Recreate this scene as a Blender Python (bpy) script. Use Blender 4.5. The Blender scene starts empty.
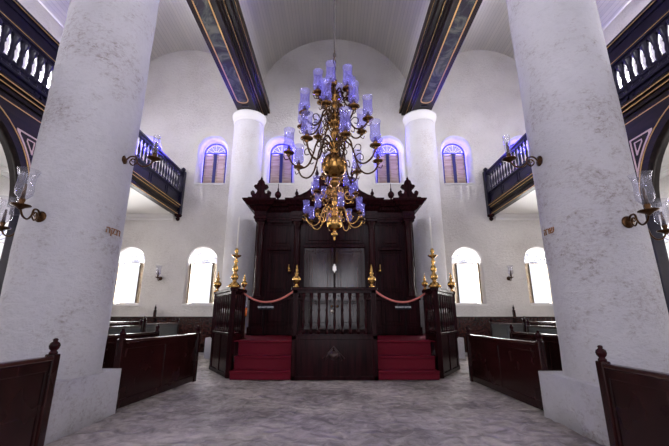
import bpy, bmesh, math, random
from mathutils import Vector, Matrix
random.seed(7)
C = bpy.context.scene.collection
PI = math.pi
R = math.radians

# ------------------------------------------------------------------ camera, world, exposure
cam_d = bpy.data.cameras.new('camera')
cam_d.sensor_width = 36.0
cam_d.lens = 357.0 / 669.0 * 36.0
cam_d.clip_end = 200
cam = bpy.data.objects.new('camera', cam_d)
C.objects.link(cam)
cam.location = (0, 0, 1.5)
cam.rotation_euler = (R(90 + 14.9), 0, 0)
bpy.context.scene.camera = cam

vs = bpy.context.scene.view_settings
vs.view_transform = 'Standard'
vs.look = 'None'
vs.exposure = 0.2
vs.gamma = 1.0
vs.use_curve_mapping = False

world = bpy.data.worlds.new('world')
bpy.context.scene.world = world
world.use_nodes = True
bg = world.node_tree.nodes['Background']
bg.inputs[0].default_value = (0.90, 0.92, 1.0, 1)
bg.inputs[1].default_value = 1.1

def area(name, loc, rot, sx, sy, power, col):
    l = bpy.data.lights.new(name, 'AREA')
    l.shape = 'RECTANGLE'
    l.size, l.size_y, l.energy, l.color = sx, sy, power, col
    o = bpy.data.objects.new(name, l)
    C.objects.link(o)
    o.location = loc
    o.rotation_euler = rot
    return o

WIN_X = (-9.25, -5.98, -2.66, 2.66, 5.98, 9.25)
SIDE_Y = (1.6, 4.9, 8.2, 11.5, 14.3)
for x in WIN_X:
    area('daylight', (x, 16.95, 9.3), (R(-90), 0, 0), 1.5, 2.2, 1300, (0.20, 0.15, 1.0))
    if abs(x) > 4:
        area('daylight', (x, 17.3, 3.5), (R(-90), 0, 0), 1.8, 2.9, 620, (1.0, 0.98, 0.96))
for x in WIN_X:   # unseen windows added to the entrance wall, for light from behind the camera
    area('daylight', (x, -4.3, 9.1), (R(90), 0, 0), 2.0, 3.0, 120, (0.93, 0.90, 1.0))
    if abs(x) > 4: area('daylight', (x, -4.3, 3.5), (R(90), 0, 0), 1.9, 3.0, 60, (0.86, 0.82, 1.0))
area('daylight', (0, -4.4, 3.2), (R(90), 0, 0), 3.8, 6.2, 190, (0.92, 0.90, 1.0))   # unseen doorway added behind the camera for ark door sheen and front fill
for s in (-1, 1):
    for y in SIDE_Y:
        area('daylight', (s * 11.9, y, 3.5), (R(90), 0, R(90 * s)), 1.7, 2.8, 200, (1.0, 0.93, 0.86))
        if y < 14: area('daylight', (s * 11.9, y, 9.1), (R(90), 0, R(90 * s)), 1.7, 2.8, 1180, (0.93, 0.90, 1.0))  # upper side openings are unseen, put in for light

# ------------------------------------------------------------------ materials
def nmat(name):
    m = bpy.data.materials.new(name)
    m.use_nodes = True
    nt = m.node_tree
    return m, nt, nt.nodes['Principled BSDF'], nt.nodes['Material Output']

def simple(name, col, rough=0.5, metal=0.0, bump=0.0, bscale=20, var=0.0, spec=0.5, coat=0.0):
    m, nt, b, o = nmat(name)
    b.inputs['Base Color'].default_value = (*col, 1)
    b.inputs['Roughness'].default_value = rough
    b.inputs['Metallic'].default_value = metal
    b.inputs['Specular IOR Level'].default_value = spec
    b.inputs['Coat Weight'].default_value = coat
    b.inputs['Coat Roughness'].default_value = 0.12
    tc = nt.nodes.new('ShaderNodeTexCoord')
    if var or bump:
        n = nt.nodes.new('ShaderNodeTexNoise')
        n.inputs['Scale'].default_value = bscale
        n.inputs['Detail'].default_value = 6
        nt.links.new(tc.outputs['Object'], n.inputs['Vector'])
    if var:
        r = nt.nodes.new('ShaderNodeValToRGB')
        r.color_ramp.elements[0].position = 0.3
        r.color_ramp.elements[1].position = 0.7
        r.color_ramp.elements[0].color = (*[c * (1 - var) for c in col], 1)
        r.color_ramp.elements[1].color = (*[min(1, c * (1 + var)) for c in col], 1)
        nt.links.new(n.outputs[0], r.inputs[0])
        nt.links.new(r.outputs[0], b.inputs['Base Color'])
    if bump:
        bp = nt.nodes.new('ShaderNodeBump')
        bp.inputs['Strength'].default_value = bump
        bp.inputs['Distance'].default_value = 0.02
        nt.links.new(n.outputs[0], bp.inputs['Height'])
        nt.links.new(bp.outputs[0], b.inputs['Normal'])
    return m

def wood(name, dark, light, axis=2, rough=0.28, scale=1.0, spec=0.08):
    """polished wood, grain running along one axis"""
    m, nt, b, o = nmat(name)
    tc = nt.nodes.new('ShaderNodeTexCoord')
    mp = nt.nodes.new('ShaderNodeMapping')
    sc = [14 * scale, 14 * scale, 14 * scale]
    sc[axis] = 0.9 * scale
    mp.inputs['Scale'].default_value = sc
    n = nt.nodes.new('ShaderNodeTexNoise')
    n.inputs['Scale'].default_value = 1.0
    n.inputs['Detail'].default_value = 5
    n.inputs['Distortion'].default_value = 0.6
    r = nt.nodes.new('ShaderNodeValToRGB')
    r.color_ramp.elements[0].position = 0.32
    r.color_ramp.elements[1].position = 0.72
    r.color_ramp.elements[0].color = (*dark, 1)
    r.color_ramp.elements[1].color = (*light, 1)
    L = nt.links.new
    L(tc.outputs['Object'], mp.inputs[0]); L(mp.outputs[0], n.inputs['Vector'])
    L(n.outputs[0], r.inputs[0]); L(r.outputs[0], b.inputs['Base Color'])
    b.inputs['Specular IOR Level'].default_value = spec
    n2 = nt.nodes.new('ShaderNodeTexNoise'); n2.inputs['Scale'].default_value = 2.5
    L(tc.outputs['Object'], n2.inputs['Vector'])
    mr = nt.nodes.new('ShaderNodeMapRange')
    mr.inputs['To Min'].default_value = rough * 0.7
    mr.inputs['To Max'].default_value = rough * 1.4
    L(n2.outputs[0], mr.inputs[0]); L(mr.outputs[0], b.inputs['Roughness'])
    bp = nt.nodes.new('ShaderNodeBump'); bp.inputs['Strength'].default_value = 0.06
    bp.inputs['Distance'].default_value = 0.01
    L(n.outputs[0], bp.inputs['Height']); L(bp.outputs[0], b.inputs['Normal'])
    return m

def plaster(name, base, stain, amount, bump=0.5, lo=0.56, hi=0.72):
    """lime plaster: soft mottling, brown worn patches and fine trowel relief"""
    m, nt, b, o = nmat(name)
    L = nt.links.new
    tc = nt.nodes.new('ShaderNodeTexCoord')
    geo = nt.nodes.new('ShaderNodeNewGeometry')
    n1 = nt.nodes.new('ShaderNodeTexNoise'); n1.inputs['Scale'].default_value = 0.9
    n1.inputs['Detail'].default_value = 5
    n2 = nt.nodes.new('ShaderNodeTexNoise'); n2.inputs['Scale'].default_value = 7.0
    n2.inputs['Detail'].default_value = 9; n2.inputs['Roughness'].default_value = 0.72
    mp = nt.nodes.new('ShaderNodeMapping'); mp.inputs['Scale'].default_value = (1, 1, 1.5)
    L(geo.outputs['Position'], n1.inputs['Vector'])
    L(geo.outputs['Position'], mp.inputs[0]); L(mp.outputs[0], n2.inputs['Vector'])
    add = nt.nodes.new('ShaderNodeMath'); add.operation = 'MULTIPLY_ADD'
    add.inputs[1].default_value = 0.55
    L(n2.outputs[0], add.inputs[0])
    mu = nt.nodes.new('ShaderNodeMath'); mu.operation = 'MULTIPLY'; mu.inputs[1].default_value = 0.55
    L(n1.outputs[0], mu.inputs[0]); L(mu.outputs[0], add.inputs[2])
    n5 = nt.nodes.new('ShaderNodeTexNoise'); n5.inputs['Scale'].default_value = 16.0
    n5.inputs['Detail'].default_value = 8; n5.inputs['Roughness'].default_value = 0.75; n5.inputs['Distortion'].default_value = 0.5
    L(mp.outputs[0], n5.inputs['Vector'])
    gt = nt.nodes.new('ShaderNodeMapRange'); gt.inputs['From Min'].default_value = 0.44; gt.inputs['From Max'].default_value = 0.60
    gt.inputs['To Min'].default_value = 0.15
    L(n5.outputs[0], gt.inputs[0])
    r = nt.nodes.new('ShaderNodeMapRange')
    r.inputs['From Min'].default_value = lo; r.inputs['From Max'].default_value = hi
    r.inputs['To Max'].default_value = amount
    L(add.outputs[0], r.inputs[0])
    mot = nt.nodes.new('ShaderNodeValToRGB')
    mot.color_ramp.elements[0].position = 0.3; mot.color_ramp.elements[1].position = 0.65
    mot.color_ramp.elements[0].color = (*[c * 0.86 for c in base], 1)
    mot.color_ramp.elements[1].color = (*base, 1)
    L(n2.outputs[0], mot.inputs[0])
    mx = nt.nodes.new('ShaderNodeMixRGB')
    mx.inputs[2].default_value = (*stain, 1)
    cr = nt.nodes.new('ShaderNodeMath'); cr.operation = 'MULTIPLY'
    L(r.outputs[0], cr.inputs[0]); L(gt.outputs[0], cr.inputs[1])
    L(cr.outputs[0], mx.inputs[0]); L(mot.outputs[0], mx.inputs[1])
    L(mx.outputs[0], b.inputs['Base Color'])
    b.inputs['Roughness'].default_value = 0.7
    b.inputs['Specular IOR Level'].default_value = 0.3
    bp = nt.nodes.new('ShaderNodeBump'); bp.inputs['Strength'].default_value = bump
    bp.inputs['Distance'].default_value = 0.05
    L(n2.outputs[0], bp.inputs['Height']); L(bp.outputs[0], b.inputs['Normal'])
    return m

M = {}
M['wall'] = plaster('lime_plaster', (0.76, 0.735, 0.71), (0.40, 0.36, 0.33), 0.6, 1.0, 0.52, 0.66)
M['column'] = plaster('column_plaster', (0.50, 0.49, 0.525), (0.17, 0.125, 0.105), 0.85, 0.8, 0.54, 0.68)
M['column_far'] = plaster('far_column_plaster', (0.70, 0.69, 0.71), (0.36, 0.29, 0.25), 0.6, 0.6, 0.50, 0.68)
M['mahogany'] = wood('mahogany', (0.006, 0.0012, 0.0018), (0.027, 0.0050, 0.0070), 2, 0.2)
M['black_wood'] = wood('blackened_wood', (0.005, 0.0032, 0.0035), (0.018, 0.0095, 0.008), 1, 0.32, spec=0.2)
M['mahogany_h'] = wood('mahogany_horizontal', (0.006, 0.0012, 0.0018), (0.027, 0.0050, 0.0070), 1, 0.2)
M['pew'] = wood('pew_mahogany', (0.008, 0.0022, 0.0022), (0.026, 0.0060, 0.0055), 2, 0.24, spec=0.25)
M['pew_rail'] = wood('pew_rail_mahogany', (0.016, 0.005, 0.0045), (0.060, 0.018, 0.013), 1, 0.2, spec=0.6)
M['navy'] = simple('navy_black_paint', (0.010, 0.008, 0.022), 0.3, bump=0.05, bscale=8, var=0.3, spec=0.25)
M['gold'] = simple('gilt_paint', (0.60, 0.36, 0.13), 0.38, 0.55)
M['brass'] = simple('aged_brass', (0.17, 0.088, 0.030), 0.22, 1.0, bump=0.05, bscale=30, var=0.25)
M['arm_brass'] = simple('brown_brass', (0.085, 0.043, 0.019), 0.26, 1.0, var=0.3, bscale=25)
M['ball_brass'] = simple('burnished_brass', (0.30, 0.165, 0.05), 0.18, 1.0, var=0.2, bscale=25)
M['brass_dark'] = simple('dark_bronze', (0.075, 0.038, 0.018), 0.32, 1.0, var=0.3, bscale=25)
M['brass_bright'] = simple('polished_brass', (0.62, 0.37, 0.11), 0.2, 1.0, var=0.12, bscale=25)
M['silver'] = simple('tarnished_silver', (0.6, 0.58, 0.54), 0.3, 1.0)
M['carpet'] = simple('crimson_carpet', (0.145, 0.003, 0.015), 0.85, bump=0.6, bscale=180, var=0.25, spec=0.15)
M['white_paint'] = simple('white_paint', (0.78, 0.77, 0.76), 0.5)
M['rose_paint'] = simple('pale_rose_paint', (0.55, 0.40, 0.40), 0.5)
M['white_wood'] = simple('white_window_wood', (0.72, 0.72, 0.76), 0.45)
M['fan_lilac'] = simple('lilac_grey_bars', (0.30, 0.30, 0.42), 0.5)
M['blue_wood'] = simple('blue_window_wood', (0.03, 0.03, 0.16), 0.4)
M['tan_wood'] = wood('tan_shutter_wood', (0.36, 0.27, 0.20), (0.60, 0.50, 0.38), 0, 0.6)
M['rope'] = simple('rose_velvet_rope', (0.68, 0.20, 0.17), 0.7, bump=0.3, bscale=120)
M['wax'] = simple('candle_wax', (0.80, 0.78, 0.74), 0.45)
M['black_sign'] = simple('black_sign_board', (0.006, 0.006, 0.010), 0.6, spec=0.1)
M['white_ink'] = simple('white_ink', (0.8, 0.8, 0.8), 0.6)
M['brick_dust'] = simple('exposed_rust_letters', (0.28, 0.13, 0.06), 0.9, bump=0.6, bscale=60, var=0.6)
M['amber'] = simple('amber_glass', (0.75, 0.16, 0.02), 0.2)
M['reflected_grey'] = simple('pew_reflection_grey', (0.09, 0.10, 0.095), 0.4, var=0.2)  # glossy reflection on dark pews put into the base colour
M['cord'] = simple('hanging_cord', (0.10, 0.085, 0.085), 0.8)

def soffit_material():
    m, nt, b, o = nmat('marbled_soffit_paint')
    L = nt.links.new
    geo = nt.nodes.new('ShaderNodeNewGeometry')
    n = nt.nodes.new('ShaderNodeTexNoise'); n.inputs['Scale'].default_value = 1.5
    n.inputs['Detail'].default_value = 9; n.inputs['Roughness'].default_value = 0.65
    n.inputs['Distortion'].default_value = 1.4
    L(geo.outputs['Position'], n.inputs['Vector'])
    r = nt.nodes.new('ShaderNodeValToRGB')
    r.color_ramp.elements[0].position = 0.42; r.color_ramp.elements[0].color = (0.022, 0.018, 0.020, 1)
    r.color_ramp.elements[1].position = 0.62; r.color_ramp.elements[1].color = (0.105, 0.105, 0.075, 1)
    e = r.color_ramp.elements.new(0.50); e.color = (0.040, 0.045, 0.038, 1)
    L(n.outputs[0], r.inputs[0]); L(r.outputs[0], b.inputs['Base Color'])
    b.inputs['Roughness'].default_value = 0.6
    b.inputs['Specular IOR Level'].default_value = 0.2
    return m
M['soffit'] = soffit_material()

def plank_material():
    m, nt, b, o = nmat('painted_vault_planks')
    L = nt.links.new
    uv = nt.nodes.new('ShaderNodeUVMap'); uv.uv_map = 'UVMap'
    sx = nt.nodes.new('ShaderNodeSeparateXYZ'); L(uv.outputs[0], sx.inputs[0])
    d = nt.nodes.new('ShaderNodeMath'); d.operation = 'DIVIDE'; d.inputs[1].default_value = 0.17
    L(sx.outputs[0], d.inputs[0])
    fr = nt.nodes.new('ShaderNodeMath'); fr.operation = 'FRACT'; L(d.outputs[0], fr.inputs[0])
    fl = nt.nodes.new('ShaderNodeMath'); fl.operation = 'FLOOR'; L(d.outputs[0], fl.inputs[0])
    lt = nt.nodes.new('ShaderNodeMath'); lt.operation = 'LESS_THAN'; lt.inputs[1].default_value = 0.09
    L(fr.outputs[0], lt.inputs[0])
    wn = nt.nodes.new('ShaderNodeTexWhiteNoise'); wn.noise_dimensions = '1D'; L(fl.outputs[0], wn.inputs['W'])
    mp = nt.nodes.new('ShaderNodeMapping'); mp.inputs['Scale'].default_value = (9, 0.5, 1)
    L(uv.outputs[0], mp.inputs[0])
    n = nt.nodes.new('ShaderNodeTexNoise'); n.inputs['Scale'].default_value = 1.0; n.inputs['Detail'].default_value = 6
    L(mp.outputs[0], n.inputs['Vector'])
    ad = nt.nodes.new('ShaderNodeMath'); ad.operation = 'MULTIPLY_ADD'; ad.inputs[1].default_value = 0.45
    L(wn.outputs[0], ad.inputs[0])
    m2 = nt.nodes.new('ShaderNodeMath'); m2.operation = 'MULTIPLY'; m2.inputs[1].default_value = 0.7
    L(n.outputs[0], m2.inputs[0]); L(m2.outputs[0], ad.inputs[2])
    r = nt.nodes.new('ShaderNodeValToRGB')
    r.color_ramp.elements[0].position = 0.2; r.color_ramp.elements[0].color = (0.80, 0.78, 0.74, 1)
    r.color_ramp.elements[1].position = 0.75; r.color_ramp.elements[1].color = (0.90, 0.87, 0.81, 1)
    L(ad.outputs[0], r.inputs[0])
    mx = nt.nodes.new('ShaderNodeMixRGB'); mx.inputs[2].default_value = (0.66, 0.64, 0.60, 1)
    L(lt.outputs[0], mx.inputs[0]); L(r.outputs[0], mx.inputs[1]); L(mx.outputs[0], b.inputs['Base Color'])
    bp = nt.nodes.new('ShaderNodeBump'); bp.inputs['Strength'].default_value = 0.3; bp.inputs['Distance'].default_value = 0.01
    bp.invert = True
    L(lt.outputs[0], bp.inputs['Height']); L(bp.outputs[0], b.inputs['Normal'])
    b.inputs['Roughness'].default_value = 0.55
    return m
M['planks'] = plank_material()

def sand_material():
    m, nt, b, o = nmat('trodden_sand')
    L = nt.links.new
    geo = nt.nodes.new('ShaderNodeNewGeometry')
    n = nt.nodes.new('ShaderNodeTexNoise'); n.inputs['Scale'].default_value = 5.5
    n.inputs['Detail'].default_value = 10; n.inputs['Roughness'].default_value = 0.62
    n.inputs['Distortion'].default_value = 0.8
    n3 = nt.nodes.new('ShaderNodeTexNoise'); n3.inputs['Scale'].default_value = 70; n3.inputs['Detail'].default_value = 3
    n4 = nt.nodes.new('ShaderNodeTexNoise'); n4.inputs['Scale'].default_value = 0.7; n4.inputs['Detail'].default_value = 3
    for k in (n, n3, n4): L(geo.outputs['Position'], k.inputs['Vector'])
    r = nt.nodes.new('ShaderNodeValToRGB')
    r.color_ramp.elements[0].position = 0.40; r.color_ramp.elements[0].color = (0.20, 0.175, 0.165, 1)
    r.color_ramp.elements[1].position = 0.62; r.color_ramp.elements[1].color = (0.60, 0.54, 0.51, 1)
    mxf = nt.nodes.new('ShaderNodeMath'); mxf.operation = 'MULTIPLY_ADD'; mxf.inputs[1].default_value = 0.5
    L(n.outputs[0], mxf.inputs[0])
    h = nt.nodes.new('ShaderNodeMath'); h.operation = 'MULTIPLY'; h.inputs[1].default_value = 0.5
    L(n4.outputs[0], h.inputs[0]); L(h.outputs[0], mxf.inputs[2])
    L(mxf.outputs[0], r.inputs[0]); L(r.outputs[0], b.inputs['Base Color'])
    b.inputs['Roughness'].default_value = 0.75
    sm = nt.nodes.new('ShaderNodeMath'); sm.operation = 'MULTIPLY_ADD'; sm.inputs[1].default_value = 0.10
    rg = nt.nodes.new('ShaderNodeTexNoise'); rg.noise_type = 'RIDGED_MULTIFRACTAL'; rg.normalize = True
    rg.inputs['Scale'].default_value = 3.0; rg.inputs['Detail'].default_value = 7; rg.inputs['Roughness'].default_value = 0.6
    mpf = nt.nodes.new('ShaderNodeMapping'); mpf.inputs['Scale'].default_value = (0.8, 1.5, 1)
    L(geo.outputs['Position'], mpf.inputs[0]); L(mpf.outputs[0], rg.inputs['Vector'])
    L(n3.outputs[0], sm.inputs[0]); L(rg.outputs[0], sm.inputs[2])
    dk = nt.nodes.new('ShaderNodeMapRange'); dk.inputs['From Min'].default_value = 0.35; dk.inputs['From Max'].default_value = 0.85
    dk.inputs['To Max'].default_value = 0.65
    L(rg.outputs[0], dk.inputs[0])
    mxr = nt.nodes.new('ShaderNodeMixRGB'); mxr.inputs[2].default_value = (0.82, 0.77, 0.76, 1)
    L(dk.outputs[0], mxr.inputs[0]); L(r.outputs[0], mxr.inputs[1]); L(mxr.outputs[0], b.inputs['Base Color'])
    bp = nt.nodes.new('ShaderNodeBump'); bp.inputs['Strength'].default_value = 1.0; bp.inputs['Distance'].default_value = 0.22
    L(sm.outputs[0], bp.inputs['Height']); L(bp.outputs[0], b.inputs['Normal'])
    return m
M['sand'] = sand_material()

cb = M['carpet'].node_tree.nodes['Principled BSDF']
cb.inputs['Sheen Weight'].default_value = 0.0
cb.inputs['Roughness'].default_value = 0.5
cb.inputs['Specular IOR Level'].default_value = 0.2
cb.inputs['Sheen Tint'].default_value = (1.0, 0.35, 0.45, 1)
def thin_glass(name, tint, body, body_amt, rim):
    """thin blown glass: lets light through with a tint, shines at grazing angles"""
    m = bpy.data.materials.new(name); m.use_nodes = True
    nt = m.node_tree; nt.nodes.clear(); L = nt.links.new
    out = nt.nodes.new('ShaderNodeOutputMaterial')
    tr = nt.nodes.new('ShaderNodeBsdfTransparent'); tr.inputs[0].default_value = (*tint, 1)
    gl = nt.nodes.new('ShaderNodeBsdfGlossy'); gl.inputs['Roughness'].default_value = 0.08
    gl.inputs[0].default_value = (*rim, 1)
    df = nt.nodes.new('ShaderNodeBsdfDiffuse'); df.inputs[0].default_value = (*body, 1)
    tl = nt.nodes.new('ShaderNodeBsdfTranslucent'); tl.inputs[0].default_value = (*body, 1)
    a = nt.nodes.new('ShaderNodeMixShader'); a.inputs[0].default_value = 0.55
    L(df.outputs[0], a.inputs[1]); L(tl.outputs[0], a.inputs[2])
    c = nt.nodes.new('ShaderNodeMixShader'); c.inputs[0].default_value = body_amt
    L(tr.outputs[0], c.inputs[1]); L(a.outputs[0], c.inputs[2])
    f = nt.nodes.new('ShaderNodeLayerWeight'); f.inputs[0].default_value = 0.22
    mr = nt.nodes.new('ShaderNodeMapRange'); mr.inputs['To Min'].default_value = 0.04; mr.inputs['To Max'].default_value = 0.5
    L(f.outputs['Facing'], mr.inputs[0])
    e = nt.nodes.new('ShaderNodeMixShader')
    L(mr.outputs[0], e.inputs[0]); L(c.outputs[0], e.inputs[1]); L(gl.outputs[0], e.inputs[2])
    L(e.outputs[0], out.inputs[0])
    return m
M['blue_glass'] = thin_glass('blue_tinted_shade_glass', (0.88, 0.88, 1.0), (0.40, 0.35, 1.0), 0.28, (0.55, 0.55, 1.0))
M['clear_glass'] = thin_glass('clear_shade_glass', (0.88, 0.88, 0.92), (0.75, 0.75, 0.85), 0.12, (0.6, 0.6, 0.66))
M['pane_blue'] = thin_glass('blue_window_glass', (0.62, 0.60, 1.0), (0.3, 0.3, 0.9), 0.05, (0.4, 0.4, 0.9))
M['pane'] = thin_glass('clear_window_glass', (0.95, 0.96, 1.0), (0.8, 0.8, 0.8), 0.03, (0.5, 0.5, 0.5))

# ------------------------------------------------------------------ mesh helpers
class MB:
    def __init__(s):
        s.bm = bmesh.new()
    def box(s, x0, x1, y0, y1, z0, z1, bev=0.0, rot=None):
        t = bmesh.new()
        bmesh.ops.create_cube(t, size=1)
        for v in t.verts:
            v.co = Vector(((x0 + x1) / 2 + v.co.x * (x1 - x0), (y0 + y1) / 2 + v.co.y * (y1 - y0), (z0 + z1) / 2 + v.co.z * (z1 - z0)))
        if bev:
            bmesh.ops.bevel(t, geom=list(t.edges), offset=bev, segments=2, affect='EDGES', profile=0.5)
        s.merge(t, rot)
        return s
    def merge(s, t, mat=None):
        if mat is not None:
            bmesh.ops.transform(t, matrix=mat, verts=t.verts)
        me = bpy.data.meshes.new('tmp'); t.to_mesh(me); t.free()
        s.bm.from_mesh(me); bpy.data.meshes.remove(me)
    def frus(s, r0, z0, r1, z1):
        """r = (x0,x1,y0,y1) rectangle at z0 lofted to another at z1"""
        vs_ = []
        for (a, b, c, d), z in ((r0, z0), (r1, z1)):
            vs_ += [s.bm.verts.new(p) for p in ((a, c, z), (b, c, z), (b, d, z), (a, d, z))]
        q = vs_
        for f in ((3, 2, 1, 0), (4, 5, 6, 7), (0, 1, 5, 4), (1, 2, 6, 5), (2, 3, 7, 6), (3, 0, 4, 7)):
            s.bm.faces.new([q[i] for i in f])
        return s
    def lathe(s, prof, seg=24, c=(0, 0, 0), cap=True, mat=None):
        t = bmesh.new()
        rings = []
        for r, z in prof:
            if r < 1e-5:
                rings.append([t.verts.new((c[0], c[1], c[2] + z))])
            else:
                rings.append([t.verts.new((c[0] + r * math.cos(2 * PI * k / seg), c[1] + r * math.sin(2 * PI * k / seg), c[2] + z)) for k in range(seg)])
        for a, b in zip(rings, rings[1:]):
            if len(a) == 1 and len(b) == 1: continue
            for k in range(seg):
                k2 = (k + 1) % seg
                if len(a) == 1: t.faces.new((a[0], b[k2], b[k]))
                elif len(b) == 1: t.faces.new((a[k], a[k2], b[0]))
                else: t.faces.new((a[k], a[k2], b[k2], b[k]))
        if cap:
            if len(rings[0]) > 1: t.faces.new(list(reversed(rings[0])))
            if len(rings[-1]) > 1: t.faces.new(rings[-1])
        for f in t.faces: f.smooth = True
        s.merge(t, mat)
        return s
    def tube(s, pts, r, seg=8, closed=False, r1=None):
        pts = [Vector(p) for p in pts]
        n = len(pts)
        t = bmesh.new(); rings = []
        up = None
        for i, p in enumerate(pts):
            a = pts[i - 1] if (i > 0 or closed) else p
            b = pts[(i + 1) % n] if (i < n - 1 or closed) else p
            d = (b - a).normalized()
            if up is None:
                up = Vector((0, 0, 1)) if abs(d.z) < 0.9 else Vector((1, 0, 0))
                up = (up - d * up.dot(d)).normalized()
            else:
                up = (up - d * up.dot(d)).normalized()
            w = d.cross(up)
            rr = r if r1 is None else r + (r1 - r) * i / (n - 1)
            rings.append([t.verts.new(p + (up * math.cos(2 * PI * k / seg) + w * math.sin(2 * PI * k / seg)) * rr) for k in range(seg)])
        lim = n if closed else n - 1
        for i in range(lim):
            a, b = rings[i], rings[(i + 1) % n]
            for k in range(seg):
                k2 = (k + 1) % seg
                t.faces.new((a[k], b[k], b[k2], a[k2]))
        if not closed:
            t.faces.new(rings[0]); t.faces.new(list(reversed(rings[-1])))
        for f in t.faces: f.smooth = True
        s.merge(t)
        return s
    def build(s, name, mat, parent=None, world=True):
        bmesh.ops.recalc_face_normals(s.bm, faces=s.bm.faces)
        if parent is not None and world:
            bmesh.ops.translate(s.bm, vec=-Vector(parent.location if parent.parent is None else (parent.location + parent.parent.location)), verts=s.bm.verts)
        me = bpy.data.meshes.new(name)
        s.bm.to_mesh(me); s.bm.free()
        me.materials.append(mat)
        o = bpy.data.objects.new(name, me)
        C.objects.link(o)
        if parent is not None: o.parent = parent
        return o

def plate_bm(outline, holes, t, plane, off):
    """flat outline with holes given thickness. plane 'XZ': points (x,z), thickness along y centred at off; 'YZ': (y,z), along x; 'XY'"""
    cu = bpy.data.curves.new('c', 'CURVE'); cu.dimensions = '2D'; cu.fill_mode = 'BOTH'; cu.extrude = t / 2
    for loop in [outline] + list(holes):
        sp = cu.splines.new('POLY'); sp.points.add(len(loop) - 1); sp.use_cyclic_u = True
        for p, (a, b) in zip(sp.points, loop): p.co = (a, b, 0, 1)
    o = bpy.data.objects.new('c', cu); C.objects.link(o)
    me = bpy.data.meshes.new_from_object(o)
    bm = bmesh.new(); bm.from_mesh(me)
    bpy.data.objects.remove(o); bpy.data.curves.remove(cu); bpy.data.meshes.remove(me)
    for v in bm.verts:
        a, b, c = v.co
        if plane == 'XZ': v.co = (a, off + c, b)
        elif plane == 'YZ': v.co = (off + c, a, b)
        else: v.co = (a, b, off + c)
    return bm

def plate(mb, outline, holes, t, plane, off):
    bm = plate_bm(outline, holes, t, plane, off)
    bmesh.ops.remove_doubles(bm, verts=bm.verts, dist=1e-5)
    mb.merge(bm)
    return mb

def arch(cx, w, z0, z1, n=20):
    r = w / 2
    pts = [(cx - r, z0), (cx + r, z0)]
    for k in range(n + 1):
        a = PI * k / n
        pts.append((cx + r * math.cos(a), z1 - r + r * math.sin(a)))
    return pts

def rrect(a0, a1, b0, b1, r, n=6):
    p = []
    for cx, cy, st in ((a1 - r, b0 + r, -90), (a1 - r, b1 - r, 0), (a0 + r, b1 - r, 90), (a0 + r, b0 + r, 180)):
        for k in range(n + 1):
            a = R(st + 90 * k / n)
            p.append((cx + r * math.cos(a), cy + r * math.sin(a)))
    return p

def spline(pts, n=6):
    """Catmull-Rom through the points"""
    P = [Vector(p) for p in pts]
    P = [P[0] * 2 - P[1]] + P + [P[-1] * 2 - P[-2]]
    out = []
    for i in range(1, len(P) - 2):
        for k in range(n):
            t = k / n
            out.append(0.5 * ((2 * P[i]) + (P[i + 1] - P[i - 1]) * t + (2 * P[i - 1] - 5 * P[i] + 4 * P[i + 1] - P[i + 2]) * t * t + (3 * P[i] - P[i - 1] - 3 * P[i + 1] + P[i + 2]) * t ** 3))
    out.append(P[-2])
    return out

def thing(name, label, cat, loc=(0, 0, 0), group=None):
    o = bpy.data.objects.new(name, None); C.objects.link(o)
    o.empty_display_size = 0.2
    o.location = loc; o['label'] = label; o['category'] = cat
    if group: o['group'] = group
    return o
def tag(o, label, cat, group=None):
    o['label'] = label; o['category'] = cat
    if group: o['group'] = group
    return o
def struct(o):
    o['kind'] = 'structure'; return o
kids = {}
def copy_tree(o, parent=None):
    c = o.copy(); C.objects.link(c)
    if parent is not None: c.parent = parent
    for ch in [x for x in ALL() if x.parent == o]:
        copy_tree(ch, c)
    return c
def ALL():
    return list(C.objects)
def dup(root, loc, label, group=None, rz=None):
    c = copy_tree(root); c.location = loc; c['label'] = label
    if rz is not None: c.rotation_euler = (0, 0, rz)
    if group: c['group'] = group
    return c

def text_part(name, body, size, mat, parent, matrix, extrude=0.004):
    cu = bpy.data.curves.new('t', 'FONT'); cu.body = body; cu.size = size; cu.extrude = extrude
    cu.offset = 0.0012 if 'ENTER' in body else 0.0; cu.align_x = 'CENTER'; cu.align_y = 'CENTER'
    o = bpy.data.objects.new('t', cu); C.objects.link(o)
    bpy.context.view_layer.update()
    me = bpy.data.meshes.new_from_object(o.evaluated_get(bpy.context.evaluated_depsgraph_get()))
    bpy.data.objects.remove(o); bpy.data.curves.remove(cu)
    me.name = name
    me.transform(matrix)
    me.materials.append(mat)
    o = bpy.data.objects.new(name, me); C.objects.link(o)
    if parent is not None: o.parent = parent
    return o

SIDE = {-1: 'left', 1: 'right'}
# ------------------------------------------------------------------ the room shell
FW = 16.0
mb = MB()
# sand floor, gently uneven
NX, NY = 380, 330
x0, x1, y0, y1 = -11.4, 11.4, -3.0, 16.7
grid = []
from mathutils import noise
for j in range(NY + 1):
    row = []
    for i in range(NX + 1):
        x = x0 + (x1 - x0) * i / NX; y = y0 + (y1 - y0) * j / NY
        z = 0.016 * noise.noise(Vector((x * 1.6, y * 1.6, 0))) - 0.055 * max(0, noise.noise(Vector((x * 4.2 + 0.6 * math.sin(y * 3), y * 3.4, 3)))) ** 1.0 + 0.022 * noise.noise(Vector((x * 7, y * 7, 7)))
        row.append(mb.bm.verts.new((x, y, z - 0.012)))
    grid.append(row)
for j in range(NY):
    for i in range(NX):
        f = mb.bm.faces.new((grid[j][i], grid[j][i + 1], grid[j + 1][i + 1], grid[j + 1][i])); f.smooth = True
struct(mb.build('floor', M['sand']))

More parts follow.
